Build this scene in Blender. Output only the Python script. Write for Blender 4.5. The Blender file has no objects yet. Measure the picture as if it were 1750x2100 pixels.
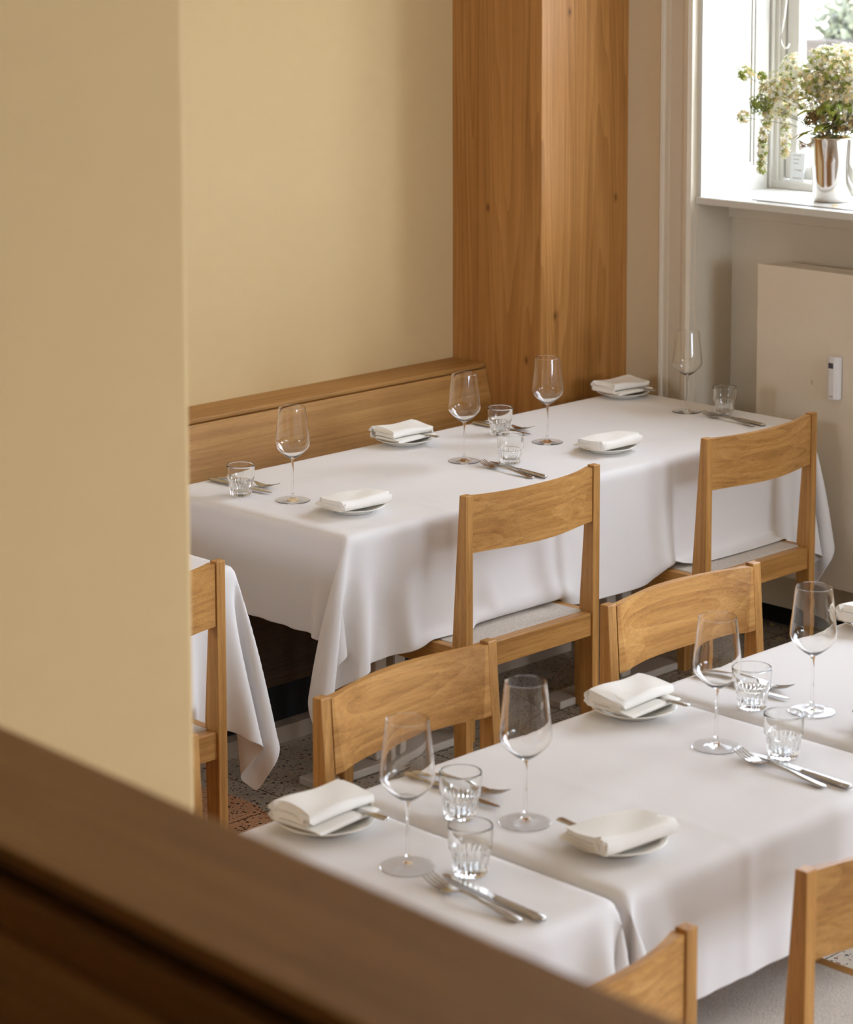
import bpy, bmesh, math, random
import numpy as np
from mathutils import Vector, Matrix

random.seed(7)
rng = np.random.default_rng(7)
S = bpy.context.scene
COL = S.collection
PI = math.pi

# ------------------------------------------------------------------ camera
yaw, pitch, roll = 0.78793313, -0.12920008, -0.00257099
F_PX, CY_PX = 5121.15, 450.78
fw = Vector((math.cos(yaw) * math.cos(pitch), math.sin(yaw) * math.cos(pitch), math.sin(pitch)))
rt = Vector((math.sin(yaw), -math.cos(yaw), 0))
up = rt.cross(fw)
c_, s_ = math.cos(roll), math.sin(roll)
rt, up = c_ * rt + s_ * up, -s_ * rt + c_ * up
cam = bpy.data.cameras.new('camera')
cam.sensor_fit = 'VERTICAL'
cam.sensor_height = 36.0
cam.sensor_width = 30.0
cam.lens = F_PX / 2100 * 36.0
cam.shift_y = -(1050 - CY_PX) / 2100
cam.clip_start = 0.05
cam.dof.use_dof = True
cam.dof.focus_distance = 5.7
cam.dof.aperture_fstop = cam.lens / 1000 / 0.0135
camo = bpy.data.objects.new('camera', cam)
COL.objects.link(camo)
camo.matrix_world = Matrix(((rt.x, up.x, -fw.x, 0), (rt.y, up.y, -fw.y, 0), (rt.z, up.z, -fw.z, 2.25), (0, 0, 0, 1)))
S.camera = camo

# ------------------------------------------------------------------ light and exposure
S.view_settings.view_transform = 'Standard'
S.view_settings.look = 'None'
S.view_settings.gamma = 1.0
S.view_settings.use_curve_mapping = False
S.view_settings.exposure = 2.27
S.cycles.use_denoising = True
S.cycles.max_bounces = 14
S.cycles.diffuse_bounces = 6
S.cycles.glossy_bounces = 5
S.cycles.transmission_bounces = 12
S.cycles.transparent_max_bounces = 12
S.cycles.sample_clamp_indirect = 12.0

W = bpy.data.worlds.new('sky')
S.world = W
W.use_nodes = True
wn = W.node_tree.nodes
bg = wn['Background']
bg.inputs['Color'].default_value = (0.90, 0.98, 1.18, 1)
bg.inputs['Strength'].default_value = 3.2

# window openings: (wall, low corner, high corner)  on the window wall x = 5.83 .. 6.25 and, added for fill, on the street wall behind the camera
WX0, WX1 = 5.83, 6.25
WIN = [(3.40, 4.711), (0.30, 2.75), (-1.90, -0.20)]          # y ranges
WZ0, WZ1 = 1.35, 2.7
SIDE_FILL_WIN = [(2.9, 5.2)]                         # x ranges, wall y = -4; unseen window added for fill
for (a, b) in WIN:
    L = bpy.data.lights.new('window_portal', 'AREA')
    L.shape = 'RECTANGLE'; L.size = b - a; L.size_y = WZ1 - WZ0
    L.cycles.is_portal = True
    o = bpy.data.objects.new('window_portal', L); COL.objects.link(o)
    o.location = (6.30, (a + b) / 2, (WZ0 + WZ1) / 2)
    o.rotation_euler = (PI / 2, 0, PI / 2)
for (a, b) in SIDE_FILL_WIN:
    L = bpy.data.lights.new('window_portal', 'AREA')
    L.shape = 'RECTANGLE'; L.size = b - a; L.size_y = 1.9
    L.cycles.is_portal = True
    o = bpy.data.objects.new('window_portal', L); COL.objects.link(o)
    o.location = ((a + b) / 2, -4.25, 1.95)
    o.rotation_euler = (PI / 2, 0, 0)

LEFT_FILL_WIN = (4.00, 4.95)                                      # y range, unseen window added to fill from the left, x = -0.3
L = bpy.data.lights.new('window_portal', 'AREA')
L.shape = 'RECTANGLE'; L.size = LEFT_FILL_WIN[1] - LEFT_FILL_WIN[0]; L.size_y = 1.0
L.cycles.is_portal = True
o = bpy.data.objects.new('window_portal', L); COL.objects.link(o)
o.location = (-.56, sum(LEFT_FILL_WIN) / 2, 1.75); o.rotation_euler = (PI / 2, 0, -PI / 2)

# ------------------------------------------------------------------ materials
def srgb(r, g, b):
    f = lambda c: (c / 255 / 12.92) if c / 255 <= .04045 else ((c / 255 + .055) / 1.055) ** 2.4
    return (f(r), f(g), f(b), 1)

def new_mat(name):
    m = bpy.data.materials.new(name); m.use_nodes = True
    nt = m.node_tree
    return m, nt, nt.nodes['Principled BSDF']

def N(nt, t, **kw):
    n = nt.nodes.new(t)
    for k, v in kw.items():
        if k in n.inputs: n.inputs[k].default_value = v
        else: setattr(n, k, v)
    return n

def ramp(nt, fac, stops):
    r = nt.nodes.new('ShaderNodeValToRGB')
    e = r.color_ramp.elements
    while len(e) < len(stops): e.new(0.5)
    for i, (p, c) in enumerate(stops):
        e[i].position = p; e[i].color = c
    nt.links.new(fac, r.inputs['Fac'])
    return r.outputs['Color']

def plain(name, col, rough=.5, metal=0.0, bump=0.0, bscale=60, spec=None, var=0.0):
    m, nt, b = new_mat(name)
    b.inputs['Roughness'].default_value = rough
    b.inputs['Metallic'].default_value = metal
    if spec is not None: b.inputs['Specular IOR Level'].default_value = spec
    tc = N(nt, 'ShaderNodeTexCoord')
    n = N(nt, 'ShaderNodeTexNoise', Scale=bscale, Detail=4.0)
    nt.links.new(tc.outputs['Object'], n.inputs['Vector'])
    k = max(var, .004)
    c2 = tuple(max(0, min(1, c * (1 - k))) for c in col[:3]) + (1,)
    c1 = tuple(max(0, min(1, c * (1 + k))) for c in col[:3]) + (1,)
    nt.links.new(ramp(nt, n.outputs['Fac'], [(.3, c2), (.7, c1)]), b.inputs['Base Color'])
    if bump:
        bp = N(nt, 'ShaderNodeBump', Strength=bump, Distance=.002)
        nt.links.new(n.outputs['Fac'], bp.inputs['Height'])
        nt.links.new(bp.outputs['Normal'], b.inputs['Normal'])
    return m

def wood(name, axis, dark, mid, light, rough=.42, scale=1.0, cathedral=.35, pores=.5, fibre=.65, knots=()):
    """oak: grain runs along the local axis 0/1/2"""
    m, nt, b = new_mat(name)
    L = nt.links.new
    tc = N(nt, 'ShaderNodeTexCoord'); oi = N(nt, 'ShaderNodeObjectInfo')
    mul = N(nt, 'ShaderNodeVectorMath', operation='SCALE'); mul.inputs['Scale'].default_value = 9.0
    comb = N(nt, 'ShaderNodeCombineXYZ')
    for k in 'XYZ': L(oi.outputs['Random'], comb.inputs[k])
    L(comb.outputs[0], mul.inputs[0])
    add = N(nt, 'ShaderNodeVectorMath', operation='ADD')
    L(tc.outputs['Object'], add.inputs[0]); L(mul.outputs[0], add.inputs[1])
    def mapped(ac, al):
        mp = N(nt, 'ShaderNodeMapping')
        sc = [ac * scale] * 3; sc[axis] = al * scale
        mp.inputs['Scale'].default_value = sc
        L(add.outputs[0], mp.inputs['Vector'])
        return mp.outputs[0]
    n1 = N(nt, 'ShaderNodeTexNoise', Scale=1.0, Detail=5.0, Roughness=.6, Distortion=.6); L(mapped(34, 1.3), n1.inputs['Vector'])
    # growth rings: bands through a slowly warped distance field
    warp = N(nt, 'ShaderNodeTexNoise', Scale=1.0, Detail=2.0, Roughness=.45); L(mapped(7.0, .30), warp.inputs['Vector'])
    k = N(nt, 'ShaderNodeMath', operation='MULTIPLY'); k.inputs[1].default_value = 17.0; L(warp.outputs['Fac'], k.inputs[0])
    fr = N(nt, 'ShaderNodeMath', operation='FRACT'); L(k.outputs[0], fr.inputs[0])
    n2 = N(nt, 'ShaderNodeTexNoise', Scale=1.0, Detail=3.0); L(mapped(620, 26), n2.inputs['Vector'])
    mix = N(nt, 'ShaderNodeMix', data_type='FLOAT'); mix.inputs['Factor'].default_value = cathedral
    L(n1.outputs['Fac'], mix.inputs['A']); L(fr.outputs[0], mix.inputs['B'])
    col = ramp(nt, mix.outputs['Result'], [(.2, dark), (.48, mid), (.8, light)])
    pr = ramp(nt, n2.outputs['Fac'], [(.33, (1 - pores, 1 - pores, 1 - pores, 1)), (.46, (1, 1, 1, 1))])
    n3 = N(nt, 'ShaderNodeTexNoise', Scale=1.0, Detail=3.0, Roughness=.55, Distortion=.3); L(mapped(150, 2.6), n3.inputs['Vector'])
    fb = ramp(nt, n3.outputs['Fac'], [(.36, (.80, .76, .70, 1)), (.56, (1, 1, 1, 1))])
    mf = N(nt, 'ShaderNodeMix', data_type='RGBA', blend_type='MULTIPLY'); mf.inputs['Factor'].default_value = fibre
    L(col, mf.inputs['A']); L(fb, mf.inputs['B']); col = mf.outputs['Result']
    mc = N(nt, 'ShaderNodeMix', data_type='RGBA', blend_type='MULTIPLY'); mc.inputs['Factor'].default_value = 1.0
    L(col, mc.inputs['A']); L(pr, mc.inputs['B'])
    # every board has its own tone
    hv = N(nt, 'ShaderNodeHueSaturation')
    vr = N(nt, 'ShaderNodeMapRange'); vr.inputs['To Min'].default_value = .9; vr.inputs['To Max'].default_value = 1.1
    L(oi.outputs['Random'], vr.inputs['Value']); L(vr.outputs[0], hv.inputs['Value'])
    L(mc.outputs['Result'], hv.inputs['Color'])
    cur = hv.outputs['Color']
    for kp in knots:
        mp = N(nt, 'ShaderNodeVectorMath', operation='SUBTRACT'); L(tc.outputs['Object'], mp.inputs[0]); mp.inputs[1].default_value = kp
        ms = N(nt, 'ShaderNodeVectorMath', operation='MULTIPLY'); L(mp.outputs[0], ms.inputs[0]); ms.inputs[1].default_value = (1, 1, .55)
        ln = N(nt, 'ShaderNodeVectorMath', operation='LENGTH'); L(ms.outputs[0], ln.inputs[0])
        kc = ramp(nt, ln.outputs['Value'], [(.002, (.25, .2, .16, 1)), (.005, (.72, .68, .62, 1)), (.012, (1, 1, 1, 1))])
        mk = N(nt, 'ShaderNodeMix', data_type='RGBA', blend_type='MULTIPLY'); mk.inputs['Factor'].default_value = 1
        L(cur, mk.inputs['A']); L(kc, mk.inputs['B']); cur = mk.outputs['Result']
    L(cur, b.inputs['Base Color'])
    b.inputs['Roughness'].default_value = rough
    b.inputs['Specular IOR Level'].default_value = .35
    bp = N(nt, 'ShaderNodeBump', Strength=.12, Distance=.0006)
    L(n2.outputs['Fac'], bp.inputs['Height']); L(bp.outputs['Normal'], b.inputs['Normal'])
    return m

OAK = [wood('oak_' + 'xyz'[a], a, srgb(148, 101, 50), srgb(186, 136, 74), srgb(210, 162, 97), cathedral=.17, pores=.25) for a in range(3)]
KNOTS = ((5.56, 4.981, 1.905), (5.50, 4.981, .995), (5.775, 4.981, 1.33), (5.437, 5.20, 1.31), (5.437, 5.04, .86))
VENEER = wood('oak_veneer', 2, srgb(140, 94, 45), srgb(168, 118, 61), srgb(188, 138, 78), rough=.45, scale=.9, cathedral=.22, pores=.12, fibre=.4, knots=KNOTS)
BENCHW_SHADED = [wood('shaded_bench_oak_' + 'xyz'[a], a, srgb(120, 82, 40), srgb(144, 102, 54), srgb(162, 120, 68), rough=.5, cathedral=.08, pores=.18) for a in range(3)]  # bench oak darkened to paint in the dimness of the upper level
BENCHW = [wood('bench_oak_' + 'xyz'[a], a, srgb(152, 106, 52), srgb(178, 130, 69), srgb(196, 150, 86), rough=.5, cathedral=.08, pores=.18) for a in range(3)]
DARKW = wood('dark_brown_panel', 0, srgb(62, 46, 32), srgb(78, 58, 41), srgb(92, 70, 50), rough=.6, cathedral=.1)  # panels under the bench seats, darker brown than the bench oak
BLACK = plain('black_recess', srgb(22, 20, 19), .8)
PALEPL = plain('pale_plinth', srgb(176, 160, 140), .6)

WALL = plain('cream_plaster', srgb(208, 182, 135), .85, bump=.10, bscale=25, spec=.2, var=.01)
WALL_W = plain('warm_wall_paint', srgb(218, 200, 164), .8, bump=.08, bscale=30, spec=.2, var=.01)
CEIL = plain('ceiling_paint', srgb(240, 236, 228), .9)
TRIM = plain('white_trim_paint', srgb(206, 203, 194), .38, var=.008)
TRIM_B = plain('off_white_panel_paint', srgb(214, 203, 182), .45, var=.01)
RADP = plain('radiator_enamel', srgb(222, 209, 188), .4, var=.01)
GREYB = plain('grey_baseboard_paint', srgb(120, 110, 98), .6)
PVC = plain('grey_plastic', srgb(225, 222, 220), .4)
DISP = plain('dark_display', srgb(70, 68, 72), .25)
MARK = plain('dark_scuff', srgb(120, 92, 62), .8)
STEELP = plain('pale_powder_coat', srgb(190, 179, 164), .45)
FELT = plain('grey_wool_felt', srgb(204, 195, 184), .95, bump=.9, bscale=420, spec=.1, var=.22)
CERAM = plain('white_glazed_porcelain', srgb(238, 235, 226), .14)
STEEL = plain('brushed_cutlery_steel', (.50, .48, .45, 1), .22, metal=1.0, bscale=80)
CHROME = plain('polished_steel', (.80, .78, .75, 1), .10, metal=1.0, bscale=14, bump=.05)
CORD = plain('white_cord', srgb(236, 234, 228), .5)
PAPER = plain('printed_card', srgb(214, 216, 216), .6)
INK = plain('grey_print', srgb(168, 162, 154), .7)

def linen():
    m, nt, b = new_mat('white_linen'); L = nt.links.new
    tc = N(nt, 'ShaderNodeTexCoord')
    b.inputs['Base Color'].default_value = srgb(229, 226, 224)
    b.inputs['Roughness'].default_value = .9
    b.inputs['Specular IOR Level'].default_value = .15
    b.inputs['Sheen Weight'].default_value = .08
    mp = N(nt, 'ShaderNodeMapping'); mp.inputs['Scale'].default_value = (5, 9, 6); L(tc.outputs['Object'], mp.inputs['Vector'])
    big = N(nt, 'ShaderNodeTexNoise', Scale=1.0, Detail=3.0, Distortion=.9); L(mp.outputs[0], big.inputs['Vector'])
    wv = N(nt, 'ShaderNodeTexNoise', Scale=700.0, Detail=2.0); L(tc.outputs['Object'], wv.inputs['Vector'])
    b1 = N(nt, 'ShaderNodeBump', Strength=.22, Distance=.012); L(big.outputs['Fac'], b1.inputs['Height'])
    b2 = N(nt, 'ShaderNodeBump', Strength=.22, Distance=.0008); L(wv.outputs['Fac'], b2.inputs['Height'])
    L(b1.outputs['Normal'], b2.inputs['Normal']); L(b2.outputs['Normal'], b.inputs['Normal'])
    return m
LINEN = linen()

def napkin_mat():
    m, nt, b = new_mat('white_napkin_cotton'); L = nt.links.new
    tc = N(nt, 'ShaderNodeTexCoord')
    b.inputs['Base Color'].default_value = srgb(241, 238, 231)
    b.inputs['Roughness'].default_value = .92
    b.inputs['Specular IOR Level'].default_value = .1
    wv = N(nt, 'ShaderNodeTexNoise', Scale=40.0, Detail=3.0); L(tc.outputs['Object'], wv.inputs['Vector'])
    b2 = N(nt, 'ShaderNodeBump', Strength=.25, Distance=.003); L(wv.outputs['Fac'], b2.inputs['Height'])
    L(b2.outputs['Normal'], b.inputs['Normal'])
    return m
NAPK = napkin_mat()

def glass(name, col=(1, 1, 1, 1), ior=1.5):
    m, nt, b = new_mat(name)
    b.inputs['Base Color'].default_value = col
    b.inputs['Roughness'].default_value = 0.0
    b.inputs['IOR'].default_value = ior
    b.inputs['Transmission Weight'].default_value = 1.0
    return m
GLASS = glass('clear_crystal', (.995, .995, .99, 1), 1.45)
FOOTG = glass('thin_crystal', (.995, .995, .995, 1), 1.12)
TUMB = glass('clear_pressed_glass', (.985, .99, .98, 1), 1.42)

def pane_mat():
    m, nt, b = new_mat('window_glass'); L = nt.links.new
    out = nt.nodes['Material Output']
    nt.nodes.remove(b)
    t = N(nt, 'ShaderNodeBsdfTransparent'); t.inputs['Color'].default_value = (.95, .96, .95, 1)
    g = N(nt, 'ShaderNodeBsdfGlossy', Roughness=.02)
    fc = N(nt, 'ShaderNodeLayerWeight', Blend=.5)
    p5 = N(nt, 'ShaderNodeMath', operation='POWER'); L(fc.outputs['Facing'], p5.inputs[0]); p5.inputs[1].default_value = 5
    lw = N(nt, 'ShaderNodeMath', operation='MULTIPLY_ADD'); L(p5.outputs[0], lw.inputs[0]); lw.inputs[1].default_value = .8; lw.inputs[2].default_value = .03
    mx = N(nt, 'ShaderNodeMixShader')
    L(lw.outputs[0], mx.inputs[0]); L(t.outputs[0], mx.inputs[1]); L(g.outputs[0], mx.inputs[2])
    L(mx.outputs[0], out.inputs['Surface'])
    return m
PANE = pane_mat()

def terrazzo():
    m, nt, b = new_mat('terrazzo'); L = nt.links.new
    tc = N(nt, 'ShaderNodeTexCoord')
    sep = N(nt, 'ShaderNodeSeparateXYZ'); L(tc.outputs['Object'], sep.inputs[0])
    # a rust coloured field with a gently bowed edge beside the grey field
    yy = N(nt, 'ShaderNodeMath', operation='SUBTRACT'); L(sep.outputs['Y'], yy.inputs[0]); yy.inputs[1].default_value = 4.62
    y2 = N(nt, 'ShaderNodeMath', operation='POWER'); L(yy.outputs[0], y2.inputs[0]); y2.inputs[1].default_value = 2
    y3 = N(nt, 'ShaderNodeMath', operation='MULTIPLY_ADD'); L(y2.outputs[0], y3.inputs[0]); y3.inputs[1].default_value = 1.2; L(sep.outputs['X'], y3.inputs[2])
    st = N(nt, 'ShaderNodeMath', operation='GREATER_THAN'); L(y3.outputs[0], st.inputs[0]); st.inputs[1].default_value = 3.925
    nz = N(nt, 'ShaderNodeTexNoise', Scale=9.0, Detail=5.0); L(tc.outputs['Object'], nz.inputs['Vector'])
    grey = ramp(nt, nz.outputs['Fac'], [(.3, srgb(158, 146, 128)), (.7, srgb(188, 175, 154))])
    rust = ramp(nt, nz.outputs['Fac'], [(.3, srgb(196, 142, 106)), (.7, srgb(216, 168, 130))])
    base = N(nt, 'ShaderNodeMix', data_type='RGBA'); L(st.outputs[0], base.inputs['Factor']); L(rust, base.inputs['A']); L(grey, base.inputs['B'])
    cur = base.outputs['Result']
    for sc, th, stops in ((115, .34, [(0, srgb(40, 34, 30)), (.4, srgb(64, 48, 38)), (.6, srgb(176, 96, 60)), (.8, srgb(150, 132, 110)), (1, srgb(30, 27, 25))]),
                          (58, .31, [(0, srgb(35, 31, 29)), (.45, srgb(70, 54, 42)), (.55, srgb(160, 78, 46)), (.8, srgb(196, 178, 150)), (1, srgb(48, 42, 38))])):
        v = N(nt, 'ShaderNodeTexVoronoi', Scale=sc, Randomness=1.0); L(tc.outputs['Object'], v.inputs['Vector'])
        jn = N(nt, 'ShaderNodeTexNoise', Scale=sc * 2.2, Detail=2.0); L(tc.outputs['Object'], jn.inputs['Vector'])
        ad = N(nt, 'ShaderNodeMath', operation='MULTIPLY_ADD'); L(jn.outputs['Fac'], ad.inputs[0]); ad.inputs[1].default_value = .35; L(v.outputs['Distance'], ad.inputs[2])
        lt = N(nt, 'ShaderNodeMath', operation='LESS_THAN'); L(ad.outputs[0], lt.inputs[0]); lt.inputs[1].default_value = th + .12
        sx = N(nt, 'ShaderNodeSeparateColor'); L(v.outputs['Color'], sx.inputs[0])
        cc = ramp(nt, sx.outputs[0], stops)
        mx = N(nt, 'ShaderNodeMix', data_type='RGBA'); L(lt.outputs[0], mx.inputs['Factor']); L(cur, mx.inputs['A']); L(cc, mx.inputs['B'])
        cur = mx.outputs['Result']
    br = N(nt, 'ShaderNodeTexBrick', Scale=1.0); br.offset = 0.0
    br.inputs['Mortar Size'].default_value = .0025; br.inputs['Brick Width'].default_value = .5; br.inputs['Row Height'].default_value = .5
    br.inputs['Color1'].default_value = (1, 1, 1, 1); br.inputs['Color2'].default_value = (1, 1, 1, 1); br.inputs['Mortar'].default_value = (.35, .33, .3, 1)
    L(tc.outputs['Object'], br.inputs['Vector'])
    mj = N(nt, 'ShaderNodeMix', data_type='RGBA', blend_type='MULTIPLY'); mj.inputs['Factor'].default_value = 1
    L(cur, mj.inputs['A']); L(br.outputs['Color'], mj.inputs['B'])
    L(mj.outputs['Result'], b.inputs['Base Color'])
    b.inputs['Roughness'].default_value = .45
    return m
TERR = terrazzo()

# ------------------------------------------------------------------ mesh helpers
def finish(name, bm, mats, parent=None, smooth=False, bevel=0.0, seg=2, subsurf=0, solid=0.0, auto=None):
    bmesh.ops.recalc_face_normals(bm, faces=bm.faces[:])
    me = bpy.data.meshes.new(name); bm.to_mesh(me); bm.free()
    for m in (mats if isinstance(mats, (list, tuple)) else [mats]): me.materials.append(m)
    o = bpy.data.objects.new(name, me); COL.objects.link(o)
    if smooth:
        me.polygons.foreach_set('use_smooth', [True] * len(me.polygons))
    if solid:
        md = o.modifiers.new('solid', 'SOLIDIFY'); md.thickness = solid; md.offset = 0
    if bevel:
        md = o.modifiers.new('bevel', 'BEVEL'); md.width = bevel; md.segments = seg; md.limit_method = 'ANGLE'; md.angle_limit = math.radians(40)
    if subsurf:
        md = o.modifiers.new('sub', 'SUBSURF'); md.levels = subsurf; md.render_levels = subsurf
    if parent is not None: o.parent = parent
    return o

def tag(o, label, cat, group=None, kind=None):
    o['label'] = label; o['category'] = cat
    if group: o['group'] = group
    if kind: o['kind'] = kind
    return o

def thing(name, label, cat, loc=(0, 0, 0), rz=0.0, group=None):
    o = bpy.data.objects.new(name, None); COL.objects.link(o)
    o.empty_display_size = .05
    o.location = loc; o.rotation_euler = (0, 0, rz)
    return tag(o, label, cat, group)

def dup(root, loc, rz, label):
    r = root.copy(); COL.objects.link(r); r.location = loc; r.rotation_euler = (0, 0, rz); r['label'] = label
    for ch in list(root.children):
        c = ch.copy(); COL.objects.link(c); c.parent = r
        for g in ch.children:
            d = g.copy(); COL.objects.link(d); d.parent = c
    return r

def box(bm, x0, x1, y0, y1, z0, z1):
    v = [bm.verts.new(p) for p in ((x0, y0, z0), (x1, y0, z0), (x1, y1, z0), (x0, y1, z0), (x0, y0, z1), (x1, y0, z1), (x1, y1, z1), (x0, y1, z1))]
    for f in ((3, 2, 1, 0), (4, 5, 6, 7), (0, 1, 5, 4), (1, 2, 6, 5), (2, 3, 7, 6), (3, 0, 4, 7)):
        bm.faces.new([v[i] for i in f])
    return v

def boxes(*bs):
    bm = bmesh.new()
    for b in bs: box(bm, *b)
    return bm

def hexa(bm, lo, hi):
    """solid between two quads of 4 points each"""
    a = [bm.verts.new(p) for p in lo]; b = [bm.verts.new(p) for p in hi]
    bm.faces.new(a[::-1]); bm.faces.new(b)
    for i in range(4): bm.faces.new((a[i], a[(i + 1) % 4], b[(i + 1) % 4], b[i]))

def prism(bm, pts, axis, a, b):
    """extrude a 2-D outline along an axis from a to b; pts are the other two coordinates in order"""
    def P(p, t):
        q = list(p); q.insert(axis, t); return q
    A = [bm.verts.new(P(p, a)) for p in pts]; B = [bm.verts.new(P(p, b)) for p in pts]
    bm.faces.new(A[::-1]); bm.faces.new(B)
    n = len(pts)
    for i in range(n): bm.faces.new((A[i], A[(i + 1) % n], B[(i + 1) % n], B[i]))

def lathe(bm, prof, n=40, flute=None):
    rings = []
    for k, (r, z) in enumerate(prof):
        if r < 1e-6: rings.append([bm.verts.new((0, 0, z))]); continue
        ring = []
        for i in range(n):
            a = 2 * PI * i / n
            rr = r + (flute(a, k) if flute else 0)
            ring.append(bm.verts.new((rr * math.cos(a), rr * math.sin(a), z)))
        rings.append(ring)
    for A, B in zip(rings, rings[1:]):
        if len(A) == 1 and len(B) == 1: continue
        for i in range(n):
            j = (i + 1) % n
            if len(A) == 1: bm.faces.new((A[0], B[i], B[j]))
            elif len(B) == 1: bm.faces.new((A[i], A[j], B[0]))
            else: bm.faces.new((A[i], A[j], B[j], B[i]))
    return rings

def tube(bm, pts, r, n=8, r_end=None):
    pts = [Vector(p) for p in pts]
    rings = []
    for k, p in enumerate(pts):
        d = (pts[min(k + 1, len(pts) - 1)] - pts[max(k - 1, 0)]).normalized()
        a = d.cross(Vector((0, 0, 1)))
        if a.length < 1e-3: a = d.cross(Vector((1, 0, 0)))
        a.normalize(); b = d.cross(a)
        rr = r if r_end is None else r + (r_end - r) * k / (len(pts) - 1)
        rings.append([bm.verts.new(p + rr * (math.cos(2 * PI * i / n) * a + math.sin(2 * PI * i / n) * b)) for i in range(n)])
    for A, B in zip(rings, rings[1:]):
        for i in range(n): bm.faces.new((A[i], A[(i + 1) % n], B[(i + 1) % n], B[i]))
    bm.faces.new(rings[0][::-1]); bm.faces.new(rings[-1])

def structure(name, bm, mat, parent=None, **kw):
    o = finish(name, bm, mat, parent, **kw)
    if parent is None: o['kind'] = 'structure'
    return o

# ------------------------------------------------------------------ the room
structure('floor', boxes((-2.5, 6.22, -4.0, 5.5, -.12, 0)), TERR)
structure('ceiling', boxes((-2.7, 6.25, -4.25, 5.55, 3.4, 3.5)), CEIL)
structure('wall_back', boxes((-2.7, 6.25, 5.35, 5.55, 0, 3.4)), WALL)
structure('wall_left', boxes((-2.7, -2.5, -4.25, 2.3, 0, 3.4)), WALL)
a, b = LEFT_FILL_WIN
structure('wall_end', boxes((-.5, -.3, 2.385, a, 0, 3.4), (-.5, -.3, b, 5.35, 0, 3.4), (-.5, -.3, a, b, 0, 1.25), (-.5, -.3, a, b, 2.25, 3.4)), WALL)  # unseen wall set close in to hold the added fill window
structure('floor_upper', boxes((-2.5, 1.02, -4.0, 2.25, .62, .75)), plain('upper_floor_oak', srgb(120, 86, 52), .5))
# cream wall between the two levels
structure('wall_partition', boxes((-2.5, 1.846, 2.25, 2.385, 0, 3.4)), WALL, bevel=.01, seg=3)
structure('ceiling_light_block', boxes((-2.5, 1.35, -4.0, 2.25, 2.62, 2.72)), plain('ceiling_block_paint', srgb(232, 222, 202), .9))  # unseen soffit, added to cut ceiling bounce on the foreground bench
structure('wall_light_block', boxes((-2.5, 1.0, -1.5, -1.38, .75, 2.62)), plain('wall_block_paint', srgb(216, 194, 156), .85))  # unseen wall, added to keep side-window light off the foreground bench
# corner pier clad in oak
structure('trim_1', boxes((5.437, 5.832, 4.981, 5.352, 0, 3.4)), VENEER, bevel=.002, seg=1)

# window wall, with a deep recess under and around each window
bm = bmesh.new()
seg = sorted([(a, b) for a, b in WIN])
edges = [-4.25] + [v for ab in seg for v in ab] + [5.36]
for i in range(0, len(edges), 2):
    box(bm, WX0, WX1, edges[i], edges[i + 1], 0, 3.4)
for a, b in seg:
    box(bm, WX0, WX1, a, b, WZ1, 3.4)
structure('wall_window', bm, WALL_W)
structure('trim_2', boxes(*[(6.0, WX1, a, b, .09, WZ0 - .022) for a, b in seg]), TRIM_B)
# wall behind the camera
bm = bmesh.new()
ex = [-2.7] + [v for ab in SIDE_FILL_WIN for v in ab] + [6.25]
for i in range(0, len(ex), 2): box(bm, ex[i], ex[i + 1], -4.25, -4.0, 0, 3.4)
for a, b in SIDE_FILL_WIN:
    box(bm, a, b, -4.25, -4.0, 0, 1.0); box(bm, a, b, -4.25, -4.0, 2.9, 3.4)
structure('wall_street', bm, WALL)
structure('baseboard_window', boxes(*[(6.1, 6.2, a, b, 0, .09) for a, b in seg]), BLACK)

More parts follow.
